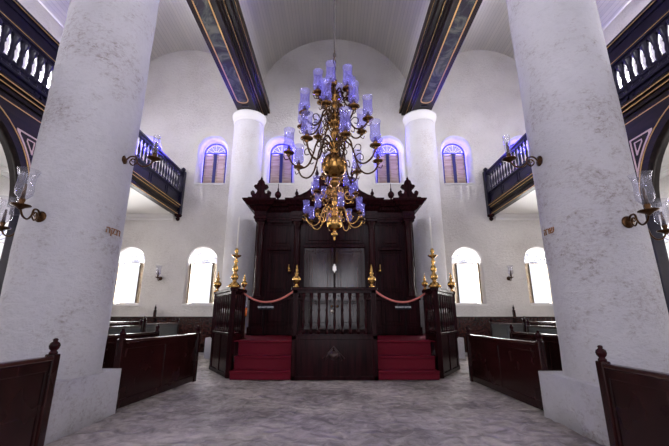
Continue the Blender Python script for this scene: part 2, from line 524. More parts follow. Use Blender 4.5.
holes = []
for x in WIN_X:
    holes.append(arch(x, 1.5, 7.72, 10.27))
    if abs(x) > 4: holes.append(arch(x, 1.38, 2.08, 4.66))
mb = MB(); plate(mb, [(-11.25, -0.3), (11.25, -0.3), (11.25, 16.3), (-11.25, 16.3)], holes, 0.6, 'XZ', FW + 0.3)
struct(mb.build('wall_back', M['wall']))
mb = MB(); plate(mb, [(-11.25, -0.3), (11.25, -0.3), (11.25, 16.3), (-11.25, 16.3)], [arch(x, 1.6, 7.72, 10.27) for x in WIN_X] + [arch(x, 1.5, 2.0, 4.7) for x in WIN_X if abs(x) > 4] + [arch(0, 3.6, 0.02, 6.4)], 0.6, 'XZ', -3.3)  # tall centre arch added for the light it lets in
struct(mb.build('wall_front', M['wall']))
for s in (-1, 1):
    holes = []
    for y in SIDE_Y:
        holes.append(arch(y, 1.4, 7.72, 10.27)); holes.append(arch(y, 1.4, 2.08, 4.66))
    mb = MB(); plate(mb, [(-3, -0.3), (16.0, -0.3), (16.0, 12.9), (-3, 12.9)], holes, 0.6, 'YZ', s * 10.95)
    struct(mb.build('wall_' + SIDE[s], M['wall']))

def vault(name, cx, cz, r, a0, a1):
    bm = bmesh.new(); uvl = bm.loops.layers.uv.new('UVMap')
    n = 64; t = 0.2
    def ring(rad, y):
        return [bm.verts.new((cx + rad * math.cos(a0 + (a1 - a0) * k / n), y, cz + rad * math.sin(a0 + (a1 - a0) * k / n))) for k in range(n + 1)]
    A, B, A2, B2 = ring(r, -3), ring(r, FW), ring(r + t, -3), ring(r + t, FW)
    def q(vs_, uvs=None):
        f = bm.faces.new(vs_); f.smooth = True
        for l in f.loops:
            v = l.vert.co; a = math.atan2(v.z - cz, v.x - cx)
            l[uvl].uv = (a * r, v.y)
    for k in range(n):
        q((A[k], A[k + 1], B[k + 1], B[k])); q((A2[k + 1], A2[k], B2[k], B2[k + 1]))
        q((A[k + 1], A[k], A2[k], A2[k + 1])); q((B[k], B[k + 1], B2[k + 1], B2[k]))
    q((A[0], B[0], B2[0], A2[0])); q((B[n], A[n], A2[n], B2[n]))
    me = bpy.data.meshes.new(name); bm.to_mesh(me); bm.free(); me.materials.append(M['planks'])
    o = bpy.data.objects.new(name, me); C.objects.link(o); struct(o)
vault('ceiling', 0, 12.0, 3.97, R(8), R(172))
vault('ceiling', -7.7, 12.35, 2.95, R(3), R(177))
vault('ceiling', 7.7, 12.35, 2.95, R(3), R(177))

# windows of the back wall
wn = [0]
def splay(cx, w, z0, z1, w2, z2, plane, base, s, root):
    bm = bmesh.new()
    def ring(ww, zz, off, n=24):
        rr = ww / 2
        pts = [(cx + rr, z0)] + [(cx + rr * math.cos(PI * k / n), zz - rr + rr * math.sin(PI * k / n)) for k in range(n + 1)] + [(cx - rr, z0)]
        return [bm.verts.new((a, off, b) if plane == 'XZ' else (off, a, b)) for a, b in pts]
    A, B = ring(w, z1, base + 0.002 * s), ring(w2, z2, base + 0.46 * s)
    A2, B2 = ring(w + 0.02, z1 + 0.01, base + 0.002 * s), ring(w + 0.02, z1 + 0.01, base + 0.46 * s)
    for P_, Q_ in ((A, B), (B, B2), (B2, A2), (A2, A)):
        for k in range(len(A) - 1):
            f = bm.faces.new((P_[k], P_[k + 1], Q_[k + 1], Q_[k])); f.smooth = P_ is A
    mb = MB(); mb.bm.free(); mb.bm = bm
    mb.build('window_reveal', M['white_paint'], root)
def window(cx, w, z0, z1, upper, plane='XZ', base=FW):
    """one arched window: frame, fanlight with radial bars, panes, shutters"""
    wn[0] += 1
    root = bpy.data.objects.new('window_%d' % wn[0], None); C.objects.link(root); struct(root)
    s = 1 if plane == 'XZ' else (1 if base > 0 else -1)
    root.location = (cx, base, z0) if plane == 'XZ' else (base, cx, z0)
    off = base + 0.52 * s
    w2, z2 = w - (0.34 if upper else 0.22), z1 - (0.20 if upper else 0.14)
    splay(cx, w, z0, z1, w2, z2, plane, base, s, root)
    w, z1 = w2, z2
    r = w / 2; zc = z1 - r
    wm = M['blue_wood'] if upper else M['white_wood']
    fm = M['white_wood']
    e = 0.07
    mb = MB(); plate(mb, arch(cx, w - 0.01, z0, z1 - 0.005), [arch(cx, w - 2 * e, z0 + e, z1 - e)], 0.09, plane, off)
    def bar(a0, a1, b0, b1, t):
        if plane == 'XZ': mb.box(a0, a1, off - t, off + t, b0, b1)
        else: mb.box(off - t, off + t, a0, a1, b0, b1)
    bar(cx - r + e, cx + r - e, zc - 0.035, zc + 0.035, 0.04)
    mb.build('window_frame', wm if upper else fm, root)
    # fan bars
    mb = MB()
    def P(a, rr): 
        x, z = cx + rr * math.cos(a), zc + rr * math.sin(a)
        return (x, off, z) if plane == 'XZ' else (off, x, z)
    for k in range(1, 6):
        a = PI * k / 6
        mb.tube([P(a, 0.05), P(a, r - 0.03)], 0.013 if upper else 0.02, 6)
    mb.tube([P(PI * k / 12, r * 0.28) for k in range(13)], 0.016, 6)
    mb.tube([P(PI * k / 20, r * 0.80) for k in range(21)], 0.014, 6)
    mb.build('fan_bars', fm if upper else M['fan_lilac'], root)
    mb = MB(); plate(mb, arch(cx, w - 0.1, zc + 0.01, z1 - 0.04)[:], [], 0.012, plane, off + 0.02 * s)
    mb.build('fanlight_pane', M['pane_blue'] if upper else M['pane'], root)
    if upper:
        mb = MB()
        bar(cx - 0.075, cx + 0.075, z0 + e, zc, 0.06); mb.build('mullion', M['blue_wood'], root)
        for sg in (-1, 1):
            a0, a1 = sorted((cx + sg * 0.075, cx + sg * (r - e)))
            mb = MB(); 
            bar(a0, a0 + 0.07, z0 + e, zc - 0.04, 0.03); bar(a1 - 0.07, a1, z0 + e, zc - 0.04, 0.03)
            n = 9
            for k in range(n):
                za = z0 + e + (zc - 0.04 - z0 - e) * k / n; zb = za + (zc - z0 - e) / n * 0.93
                # each slat tilts outward
                t = bmesh.new(); bmesh.ops.create_cube(t, size=1)
                tilt = Matrix.Rotation(R(12), 4, 'X' if plane == 'XZ' else 'Y')
                if plane == 'XZ':
                    mat = Matrix.Translation(((a0 + a1) / 2, off, (za + zb) / 2)) @ tilt @ Matrix.Diagonal((a1 - a0 - 0.14, 0.02, zb - za, 1))
                else:
                    mat = Matrix.Translation((off, (a0 + a1) / 2, (za + zb) / 2)) @ tilt @ Matrix.Diagonal((0.02, a1 - a0 - 0.14, zb - za, 1))
                mb.merge(t, mat)
            mb.build('shutter', M['tan_wood'], root)
    else:
        # two shutter leaves folded back against the reveal
        for sg in (-1, 1):
            a = cx + sg * (r - 0.10)
            mb = MB()
            b0_, b1_ = sorted((a, a + sg * 0.045))
            d0, d1 = sorted((base + 0.05 * s, base + 0.42 * s))
            def bb(u0, u1, z0_, z1_, p=0.0):
                if plane == 'XZ': mb.box(b0_ - p, b1_ + p, u0, u1, z0_, z1_)
                else: mb.box(u0, u1, b0_ - p, b1_ + p, z0_, z1_)
            bb(d0, d1, z0 + 0.06, zc - 0.04)
            bb(d0, d0 + 0.06, z0 + 0.06, zc - 0.04, 0.012); bb(d1 - 0.06, d1, z0 + 0.06, zc - 0.04, 0.012)
            for zz in (z0 + 0.06, (z0 + zc) / 2, zc - 0.14): bb(d0 + 0.06, d1 - 0.06, zz, zz + 0.09, 0.012)
            mb.build('shutter', M['tan_wood'], root)
    mb = MB()
    r += 0.12
    if plane == 'XZ': mb.box(cx - r, cx + r, base - 0.05, base + 0.6, z0 - 0.07, z0 + 0.0)
    else: mb.box(min(base - 0.05 * s, base + 0.6 * s), max(base - 0.05 * s, base + 0.6 * s), cx - r, cx + r, z0 - 0.07, z0)
    mb.build('window_sill', M['white_paint'], root)

for x in WIN_X:
    window(x, 1.5, 7.72, 10.27, True)
    if abs(x) > 4: window(x, 1.38, 2.08, 4.66, False)
for s in (-1, 1):
    for y in SIDE_Y:
        window(y, 1.4, 2.08, 4.66, False, 'YZ', s * 10.65)

# ------------------------------------------------------------------ painted ceiling beams
KB = 0.93
def zb(z): return 1.5 + (z - 1.5) * KB
for s in (-1, 1):
    t = thing('ceiling_beam', 'long dark painted ceiling beam with marbled soffit and gilt lines on the %s side of the nave vault' % SIDE[s], 'beam', (s * 4.1, FW, 11.0))
    def X(a, b): return (min(s * a, s * b) * KB, max(s * a, s * b) * KB)
    Y0, Y1 = -3.0, FW
    MB().box(*X(3.95, 4.95), Y0, Y1, zb(11.72), zb(12.70), 0.02).box(*X(4.1, 5.22), Y0, Y1, 12.0, 12.95).build('beam_core', M['black_wood'], t)
    mb = MB()
    steps = [(3.88, 4.02, 11.86, 11.98), (3.80, 4.02, 11.98, 12.10), (3.62, 4.02, 12.10, 12.22), (3.50, 4.02, 12.22, 12.42), (3.56, 4.30, 12.42, 12.90)]
    for a, b, c, d in steps: mb.box(*X(a, b), Y0, Y1, zb(c), zb(d), 0.015)
    mb.box(*X(4.9, 5.02), Y0, Y1, zb(11.95), zb(12.25), 0.02)
    mb.build('cornice', M['black_wood'], t)
    mb = MB()
    for a, z in ((3.965, 11.80), (3.80, 11.985), (3.50, 12.235)):
        mb.box(*X(a - 0.008, a + 0.02), Y0, Y1, zb(z), zb(z) + 0.012)
    mb.build('gilt_line', M['gold'], t)
    for ya, yb in ((8.6, 14.3), (2.2, 8.0), (-2.9, 1.6)):
        mb = MB(); plate(mb, rrect(*X(4.22, 4.70), ya, yb, 0.21), [], 0.03, 'XY', zb(11.71))
        mb.build('soffit_panel', M['soffit'], t)
        mb = MB(); plate(mb, rrect(*X(4.17, 4.75), ya - 0.05, yb + 0.05, 0.25), [rrect(*X(4.205, 4.715), ya, yb, 0.22)], 0.05, 'XY', zb(11.71))
        mb.build('gilt_border', M['gold'], t)
    MB().box(*X(4.3, 4.6), 14.55, 14.63, zb(11.68), zb(11.72)).build('end_slot', M['navy'], t)

# ------------------------------------------------------------------ columns
def shaft_bm(cx, cy, r, z0, z1, seg=72, flare=None):
    prof = []
    n = 70
    for k in range(n + 1):
        z = z0 + (z1 - z0) * k / n
        prof.append((r, z))
    mb = MB(); mb.lathe(prof, seg, (cx, cy, 0))
    for v in mb.bm.verts:
        d = Vector((v.co.x - cx, v.co.y - cy))
        if d.length > 0.01:
            nn = noise.noise(Vector((v.co.x * 1.3, v.co.y * 1.3, v.co.z * 0.8))) * 0.012 + noise.noise(v.co * 3.5) * 0.006
            d2 = d.normalized() * (d.length + nn); v.co.x = cx + d2.x; v.co.y = cy + d2.y
    return mb
for s, cx, cy in ((-1, -4.30, 5.72), (1, 4.12, 5.57)):
    t = thing('round_column', 'huge white plaster column at the %s front with %s' % (SIDE[s], 'four rust-coloured letters' if s < 0 else 'three rust-coloured letters'), 'column', (cx, cy, 0), 'white plaster columns')
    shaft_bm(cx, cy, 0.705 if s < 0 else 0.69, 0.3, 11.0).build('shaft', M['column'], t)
    ix = s * (3.57 if s < 0 else 3.33); ox = s * 5.1; xl, xh = min(ix, ox), max(ix, ox)
    ya, yb = (4.9, 6.45) if s < 0 else (4.75, 6.3)
    mb = MB(); plate(mb, rrect(xl, xh, ya, yb, 0.05), [], 0.88, 'XY', 0.24 if s < 0 else 0.22)
    bmesh.ops.subdivide_edges(mb.bm, edges=[e for e in mb.bm.edges if e.calc_length() > 0.5], cuts=5, use_grid_fill=False)
    mb.build('plinth', M['column'], t)
    # letters in worn plaster
    (word, px_, py_, pz_) = ('הקבר', -3.49, 5.44, 2.86) if s < 0 else ('הרש', 3.41, 5.50, 2.84)
    ang = math.atan2(py_ - cy, px_ - cx)
    nrm = Vector((math.cos(ang), math.sin(ang), 0))
    # face the nave a little towards the viewer
    ang = R(-5) if s < 0 else R(181)
    nrm = Vector((math.cos(ang), math.sin(ang), 0))
    pos = Vector((cx, cy, 0)) + nrm * 0.0
    xdir = Vector((-nrm.y, nrm.x, 0))
    mat = Matrix(((1, 0, 0, 0), (0, 0, -1, 0), (0, 1, 0, 0), (0, 0, 0, 1)))
    o = text_part('carved_letters', word, 0.15, M['brick_dust'], t, Matrix.Identity(4), 0.006)
    for v in o.data.vertices:
        a = ang + v.co.x * 0.95 / 0.69
        rad = (0.715 if s < 0 else 0.70) + v.co.z
        v.co = Vector((math.cos(a) * rad, math.sin(a) * rad, pz_ + v.co.y * 1.05))
for s in (-1, 1):
    cx, cy = s * 4.17, 15.65
    t = thing('round_column', 'white plaster column against the back wall, %s of the dark wooden ark' % SIDE[s], 'column', (cx, cy, 0), 'white plaster columns')
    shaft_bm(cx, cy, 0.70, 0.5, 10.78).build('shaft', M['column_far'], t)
    MB().lathe([(0.70, 10.56), (0.73, 10.60), (0.74, 10.64), (0.72, 10.70), (0.79, 10.84), (0.81, 10.92), (0.81, 10.99)], 64, (cx, cy, 0)).build('capital', M['white_paint'], t)
    mb = MB().box(cx - 0.92, cx + 0.92, cy - 0.92, cy + 0.34, 0 - 0.1, 0.75, 0.03).lathe([(0.85, 0.75), (0.85, 0.9), (0.78, 0.97), (0.70, 1.0)], 48, (cx, cy, 0))
    mb.build('plinth', M['column_far'], t)

# ------------------------------------------------------------------ side galleries
BAL = [(0.045, 0), (0.055, 0.03), (0.055, 0.10), (0.032, 0.14), (0.05, 0.24), (0.058, 0.34), (0.045, 0.46), (0.028, 0.60), (0.028, 0.66), (0.048, 0.70), (0.055, 0.76), (0.055, 0.84)]
for s in (-1, 1):
    t = thing('gallery_balcony', 'dark navy balustraded gallery with gilt mouldings along the %s side wall' % SIDE[s], 'gallery', (s * 7.25, 10, 6.1))
    def X(a, b): return (min(s * a, s * b), max(s * a, s * b))
    Y0, Y1 = 2.0, 15.88
    YS = 9.9   # thick moulded rail near the entrance, slim rail towards the ark
    mb = MB().box(*X(7.18, 7.36), YS, Y1, 8.12, 8.24, 0.03).box(*X(7.22, 7.32), YS, Y1, 8.04, 8.12)
    for a, b, c, d in ((7.12, 7.42, 8.30, 8.40), (7.17, 7.40, 8.20, 8.30), (7.22, 7.38, 7.92, 8.20), (7.18, 7.38, 7.80, 7.92), (7.22, 7.34, 7.70, 7.80)):
        mb.box(*X(a, b), Y0, YS, c, d, 0.012)
    mb.build('hand_rail', M['navy'], t)
    MB().box(*X(7.17, 7.37), YS, Y1, 7.12, 7.20, 0.02).box(*X(7.17, 7.37), Y0, YS, 6.80, 6.88, 0.02).build('lower_rail', M['navy'], t)
    BN = [(0.07, 0), (0.07, 0.06), (0.045, 0.09), (0.06, 0.2), (0.072, 0.3), (0.055, 0.42), (0.05, 0.48), (0.07, 0.52), (0.055, 0.56), (0.075, 0.68), (0.105, 0.78), (0.115, 0.83)]
    first = {}
    y = 2.15
    while y < 15.75:
        k = y > YS
        if k not in first:
            o = MB().lathe(BAL if k else BN, 12, (s * 7.27, y, 7.20 if k else 6.88)).build('baluster', M['navy'], t); first[k] = (o.data, y)
        else:
            o = bpy.data.objects.new('baluster', first[k][0]); C.objects.link(o); o.parent = t; o.location = (0, y - first[k][1], 0)
        y += 0.243
    mb = MB().box(*X(7.24, 7.36), Y0, Y1, 6.60, 7.12)
    y = 2.2
    while y < 15.2:
        ye = min(y + 1.25, Y1 - 0.1)
        for a in ((y, y + 0.05, 6.68, 7.06), (ye - 0.05, ye, 6.68, 7.06), (y, ye, 6.68, 6.73), (y, ye, 7.01, 7.06)):
            mb.box(*X(7.215, 7.25), *a)
        y += 1.37
    mb.build('front_panel', M['navy'], t)
    mb = MB()
    for a, b, c, d in ((7.12, 7.4, 6.50, 6.60), (7.17, 7.4, 6.42, 6.50), (7.22, 7.42, 6.32, 6.42), (7.27, 7.44, 6.24, 6.32), (7.20, 7.44, 6.10, 6.24)):
        mb.box(*X(a, b), Y0, Y1, c, d, 0.012)
    mb.build('cornice', M['black_wood'], t)
    mb = MB()
    for a, z in ((7.115, 6.51), (7.165, 6.425), (7.195, 6.11)):
        mb.box(*X(a - 0.004, a + 0.02), Y0, Y1, z, z + 0.024)
    for a, z in ((7.115, 8.305), (7.175, 7.86)):
        mb.box(*X(a - 0.004, a + 0.02), Y0, YS, z, z + 0.014)
    mb.build('gilt_line', M['gold'], t)
    mb = MB().box(*X(7.10, 7.34), 15.72, 15.96, 6.1, 8.26, 0.02).lathe([(0.05, 8.26), (0.09, 8.30), (0.11, 8.35), (0.09, 8.40), (0.03, 8.45), (0, 8.48)], 16, (s * 7.22, 15.84, 0))
    mb.build('newel_post', M['navy'], t)
    MB().lathe([(0, 5.80), (0.07, 5.84), (0.10, 5.92), (0.07, 5.98), (0.15, 6.02), (0.17, 6.10)], 18, (s * 7.22, 15.84, 0)).build('pendant', M['mahogany'], t)
    MB().box(*X(7.36, 10.6), Y0, Y1, 6.16, 6.40).build('gallery_deck', M['white_paint'], t)
    # arch under the gallery
    a = thing('gallery_arch', 'dark painted timber arch with inlaid spandrels carrying the %s gallery' % SIDE[s], 'arch', (s * 7.3, 5.85, 0))
    yc, zc, r = 5.85, 3.98, 1.93
    out = [(yc - 2.4, zc - 0.02), (yc - r, zc - 0.02)] + [(yc - r * math.cos(PI * k / 32), zc + r * math.sin(PI * k / 32)) for k in range(1, 32)] + [(yc + r, zc - 0.02), (yc + 2.4, zc - 0.02), (yc + 2.4, 6.1), (yc - 2.4, 6.1)]
    mb = MB(); plate(mb, out, [], 0.30, 'YZ', s * 7.33); mb.build('arch_board', M['black_wood'], a)
    # raised pale border following the arch, then triangles in the spandrels
    def ringpts(r0, r1):
        o1 = [(yc - r1 * math.cos(PI * k / 32), zc + r1 * math.sin(PI * k / 32)) for k in range(33)]
        o2 = [(yc - r0 * math.cos(PI * k / 32), zc + r0 * math.sin(PI * k / 32)) for k in range(32, -1, -1)]
        return o1 + o2
    mb = MB(); plate(mb, [p for p in ringpts(2.10, 2.12)], [], 0.03, 'YZ', s * 7.18)
    mb.build('gilt_border', M['gold'], a)
    for sg in (-1, 1):
        # spandrel region between arch r=2.12 and the corner
        def tri(m):
            rr = 2.15 + m
            pts = []
            ye_ = yc + sg * (2.03 - m * 0.9)
            zt = 5.66 - m * 0.9
            for k in range(25):
                an = R(12) + (R(76) - R(12)) * k / 24
                yy = yc + sg * rr * math.cos(an); zz = zc + rr * math.sin(an)
                if (yy - ye_) * sg < 0 and zz < zt: pts.append((yy, zz))
            pts.append((pts[-1][0], zt)); pts.append((ye_, zt)); pts.append((ye_, pts[0][1]))
            return pts
        mb = MB(); plate(mb, tri(0.0), [tri(0.035)], 0.02, 'YZ', s * 7.175); mb.build('spandrel_border', M['rose_paint'], a)
        mb = MB(); plate(mb, tri(0.12), [tri(0.145)], 0.02, 'YZ', s * 7.175); mb.build('spandrel_line', M['rose_paint'], a)
        mb = MB().box(*X(7.16, 7.52), yc + sg * 2.4 - (0.35 if sg > 0 else 0.05), yc + sg * 2.4 + (0.05 if sg > 0 else 0.35), 3.8, 3.98, 0.02)
        yy = yc + sg * 2.2
        mb.box(*X(7.2, 7.48), yy - 0.14, yy + 0.14, 0, 3.8, 0.02).box(*X(7.14, 7.54), yy - 0.2, yy + 0.2, 0, 0.5, 0.02)
        mb.build('post', M['navy'], a)
    # cove where the gallery ceiling meets the walls
    mb = MB().box(*X(10.45, 10.65), -3, 16, 6.0, 6.16, 0.03).box(*X(10.52, 10.65), -3, 16, 5.88, 6.0, 0.02)
    mb.box(*X(7.45, 10.5), 15.86, 16, 6.0, 6.16, 0.02).box(*X(7.45, 10.5), 15.92, 16, 5.88, 6.0, 0.02)
    struct(mb.build('trim_%d' % (1 if s < 0 else 2), M['white_paint']))

# ------------------------------------------------------------------ the raised ark platform
PF = 9.65      # front of centre block
PZ = 0.90
t = thing('ark_platform', 'dark mahogany platform with red-carpeted steps and turned balustrades before the ark', 'platform', (0, 11.3, 0))
def poly_prism(mb, pts, z0, z1):
    return plate(mb, pts, [], z1 - z0, 'XY', (z0 + z1) / 2)
deck = [(-1.09, 10.38), (-2.62, 10.38), (-2.72, 10.0), (-3.72, 11.6), (-3.72, 15.0), (3.72, 15.0), (3.72, 11.6), (2.72, 10.0), (2.62, 10.38), (1.09, 10.38), (1.09, PF + 0.02), (-1.09, PF + 0.02)]
mb = MB(); poly_prism(mb, deck, 0.02, PZ - 0.02); mb.build('platform_body', M['mahogany'], t)
mb = MB(); poly_prism(mb, [(x * 0.995, y + 0.02 if y < 12 else y) for x, y in deck], PZ - 0.02, PZ + 0.006)
mb.build('carpet', M['carpet'], t)
for s in (-1, 1):
    def X(a, b): return (min(s * a, s * b), max(s * a, s * b))
    mb = MB()
    for y, z in ((9.64, 0.215), (10.0, 0.53)):
        mb.box(*X(1.10, 2.64), y, 10.40, 0.0, z, 0.025)
        mb.box(*X(1.10, 2.64), y - 0.05, y + 0.05, z - 0.05, z + 0.004, 0.02)
    mb.box(*X(1.10, 2.64), 10.33, 10.42, 0.5, PZ + 0.006, 0.02)
    mb.box(*X(1.10, 2.64), 10.28, 10.40, PZ - 0.05, PZ + 0.01, 0.02)
    mb.build('carpeted_steps', M['carpet'], t)
# centre front: framed panel with carved emblem
mb = MB().box(-1.08, 1.08, PF - 0.03, PF + 0.05, 0.0, 1.05)
for a in ((-1.10, -0.98, 0, 1.06), (0.98, 1.10, 0, 1.06), (-1.1, 1.1, 0.96, 1.06), (-1.1, 1.1, 0.0, 0.10)):
    mb.box(a[0], a[1], PF - 0.06, PF + 0.02, a[2], a[3], 0.012)
mb.build('front_panel', M['mahogany'], t)
mb = MB().lathe([(0, 0), (0.05, 0.0), (0.075, 0.01), (0.10, 0.0), (0.11, 0.02)], 24, (0, 0, 0), mat=Matrix.Translation((-0.02, PF - 0.035, 0.58)) @ Matrix.Rotation(R(90), 4, 'X'))
for s in (-1, 1):
    for k in range(4):
        mb.tube([(-0.02 + s * 0.12 + s * 0.03 * k, PF - 0.035, 0.56 - 0.03 * k), (-0.02 + s * 0.02 + s * 0.03 * k, PF - 0.04, 0.74 - 0.02 * k)], 0.010, 6)
mb.tube([(-0.30, PF - 0.035, 0.50), (-0.02, PF - 0.035, 0.80), (0.26, PF - 0.035, 0.50)], 0.012, 6)
mb.build('carved_emblem', simple('worn_carving', (0.035, 0.015, 0.016), 0.4), t)
# side flank panels: chamfered corner and outer wing
for s in (-1, 1):
    A, B, Cc = Vector((s * 2.75, 9.93, 0)), Vector((s * 3.75, 11.58, 0)), Vector((s * 3.75, 15.2, 0))
    def wallseg(mb, p, q, z0, z1, th, bev=0.0, ext=0.0):
        d = (q - p); Ln = d.length; an = math.atan2(d.y, d.x)
        mb.box(-ext, Ln + ext, -th / 2, th / 2, z0, z1, bev, Matrix.Translation((p.x, p.y, 0)) @ Matrix.Rotation(an, 4, 'Z'))
    D = Vector((s * 2.69, 10.75, 0))
    mb = MB()
    wallseg(mb, A, B, 0, 1.12, 0.07); wallseg(mb, A, B, 1.05, 1.13, 0.13, 0.02, 0.03); wallseg(mb, A, B, 0, 0.12, 0.12, 0.02, 0.02)
    for f0, f1 in ((0.02, 0.09), (0.46, 0.54), (0.91, 0.98)):
        wallseg(mb, A.lerp(B, f0), A.lerp(B, f1), 0.1, 1.06, 0.11)
    wallseg(mb, B, Cc, 0, 1.12, 0.07); wallseg(mb, B, Cc, 1.05, 1.13, 0.13, 0.02)
    wallseg(mb, A, D, 0, 1.05, 0.09); wallseg(mb, A, D, 1.0, 1.1, 0.13, 0.02)
    mb.build('side_panel', M['mahogany'], t)
    for p in (A, B, D):
        MB().box(p.x - 0.065, p.x + 0.065, p.y - 0.065, p.y + 0.065, 0 if p is A else 0.9, 2.25, 0.012).build('post', M['mahogany'], t)
    mb = MB()
    for p, q in ((A, B), (A, D), (B, Cc)): wallseg(mb, p, q, 2.21, 2.31, 0.16, 0.025, 0.10); wallseg(mb, p, q, 2.15, 2.21, 0.09)
    mb.build('top_rail', M['mahogany_h'], t)
    BB = [(0.04, 0), (0.045, 0.04), (0.025, 0.08), (0.042, 0.2), (0.048, 0.3), (0.03, 0.5), (0.022, 0.62), (0.042, 0.72), (0.036, 0.86), (0.045, 0.98), (0.045, 1.03)]
    for p, q, n in ((A, B, 7), (A, D, 4), (B, Cc, 12)):
        for k in range(1, n + 1):
            c = p.lerp(q, k / (n + 1))
            MB().lathe(BB, 12, (c.x, c.y, 1.13)).build('baluster', M['mahogany'], t)
# centre balustrade
for x in (-1.03, 1.03):
    MB().box(x - 0.06, x + 0.06, PF - 0.02, PF + 0.10, 1.05, 2.22, 0.012).build('post', M['mahogany'], t)
MB().box(-1.14, 1.14, PF - 0.06, PF + 0.16, 2.21, 2.29, 0.02).box(-1.10, 1.10, PF - 0.02, PF + 0.11, 2.14, 2.21).box(-1.1, 1.1, PF - 0.03, PF + 0.12, 1.05, 1.10, 0.01).build('top_rail', M['mahogany_h'], t)
BC = [(0.035, 0), (0.05, 0.03), (0.05, 0.09), (0.022, 0.13), (0.030, 0.17), (0.045, 0.30), (0.030, 0.50), (0.024, 0.56), (0.044, 0.60), (0.024, 0.64), (0.036, 0.78), (0.026, 0.84), (0.05, 0.95), (0.05, 1.04)]
for k in range(9):
    x = -0.82 + 1.64 * k / 8
    MB().lathe(BC, 12, (x, PF + 0.04, 1.10)).build('baluster', M['mahogany'], t)
# small knob on the gate
MB().lathe([(0, 0), (0.03, 0.01), (0.045, 0.04), (0.03, 0.07), (0, 0.08)], 14, mat=Matrix.Translation((-0.06, PF - 0.02, 1.66)) @ Matrix.Rotation(R(90), 4, 'X')).build('gate_knob', M['silver'], t)

# ------------------------------------------------------------------ the ark
t = thing('holy_ark', 'tall dark mahogany ark cabinet with columns, cornice and carved cresting against the back wall', 'ark cabinet', (0, 13.6, 0))
AY = 13.0
mb = MB().box(-2.95, 2.95, AY + 0.18, 14.9, PZ + 0.01, 5.2)
mb.build('carcass', M['mahogany'], t)
for x0_, x1_ in ((-3.0, -2.52), (-1.64, -1.16), (1.16, 1.64), (2.52, 3.0)):
    mb = MB()
    mb.box(x0_, x1_, AY - 0.12, AY + 0.2, 0.95, 2.1, 0.015).box(x0_ - 0.04, x1_ + 0.04, AY - 0.17, AY + 0.2, 2.1, 2.22, 0.02).box(x0_ - 0.04, x1_ + 0.04, AY - 0.17, AY + 0.2, 0.93, 1.2, 0.02)
    mb.box(x0_ + 0.07, x1_ - 0.07, AY - 0.14, AY, 1.3, 2.0, 0.015)
    mb.build('pedestal', M['mahogany'], t)
for s in (-1, 1):
    MB().box(min(s * 1.64, s * 2.52), max(s * 1.64, s * 2.52), AY + 0.08, AY + 0.2, 0.95, 2.2).build('dado', M['mahogany'], t)
CP = [(0.17, 0), (0.17, 0.05), (0.14, 0.08), (0.16, 0.12), (0.13, 0.17), (0.125, 0.3), (0.128, 1.0), (0.115, 2.45), (0.11, 2.5), (0.135, 2.53), (0.115, 2.57), (0.13, 2.64), (0.17, 2.74), (0.18, 2.80)]
for x in (-2.78, -1.40, 1.40, 2.78):
    MB().lathe(CP, 24, (x, AY + 0.02, 2.22)).box(x - 0.2, x + 0.2, AY - 0.17, AY + 0.2, 5.0, 5.08, 0.01).box(x - 0.19, x + 0.19, AY + 0.12, AY + 0.2, 2.22, 5.0).build('column', M['mahogany'], t)
# panelled bays
def panel(mb, x0_, x1_, z0, z1, y=AY + 0.18, ear=0.0):
    w = 0.05
    mb.box(x0_, x1_, y - 0.05, y, z0, z0 + w, 0.01).box(x0_, x1_, y - 0.05, y, z1 - w, z1, 0.01)
    mb.box(x0_, x0_ + w, y - 0.05, y, z0, z1, 0.01).box(x1_ - w, x1_, y - 0.05, y, z0, z1, 0.01)
    mb.frus((x0_ + 0.10, x1_ - 0.10, 0, 0.0), 0, (x0_ + 0.1, x1_ - 0.1, 0, 0), 0) if False else None
    mb.box(x0_ + 0.11, x1_ - 0.11, y - 0.03, y + 0.01, z0 + 0.11, z1 - 0.11, 0.02)
    if ear:
        for xx in (x0_, x1_):
            for zz in (z0, z1): mb.box(xx - ear, xx + ear, y - 0.06, y, zz - ear, zz + ear, 0.01)
for s in (-1, 1):
    a, b = sorted((s * 1.68, s * 2.46))
    mb = MB(); panel(mb, a, b, 4.10, 4.95, ear=0.06); panel(mb, a, b, 2.4, 3.88); panel(mb, a, b, 1.25, 2.1, AY + 0.08)
    mb.box(a - 0.05, b + 0.05, AY + 0.05, AY + 0.2, 3.93, 4.03, 0.02)
    mb.build('bay_panel', M['mahogany'], t)
    a, b = sorted((s * 0.03, s * 1.12))
    mb = MB().box(a, b, AY + 0.10, AY + 0.18, 1.1, 4.02, 0.012)
    panel(mb, a + 0.08, b - 0.1, 2.25, 3.92, AY + 0.10); panel(mb, a + 0.08, b - 0.1, 1.22, 2.12, AY + 0.10)
    d = mb.build('door', wood('door_mahogany', (0.016, 0.006, 0.005), (0.03, 0.009, 0.009), 2, 0.13, spec=0.5) if s < 0 else bpy.data.materials['door_mahogany'], t)
    d2 = MB().lathe([(0.02, 0), (0.03, 0.03), (0.05, 0.05), (0.04, 0.08), (0, 0.09)], 14, mat=Matrix.Translation((s * 0.10 , AY + 0.06, 1.9)) @ Matrix.Rotation(R(90), 4, 'X')).build('door_knob', M['brass'], d, world=False)
    d2.location = (0, 0, 0)
    d2.data.transform(Matrix.Translation(-Vector(t.location)))
mb = MB(); panel(mb, -1.1, -0.05, 4.2, 4.95); panel(mb, 0.05, 1.1, 4.2, 4.95)
mb.box(-1.16, 1.16, AY + 0.02, AY + 0.2, 4.02, 4.12, 0.02)
mb.build('transom_panel', M['mahogany'], t)
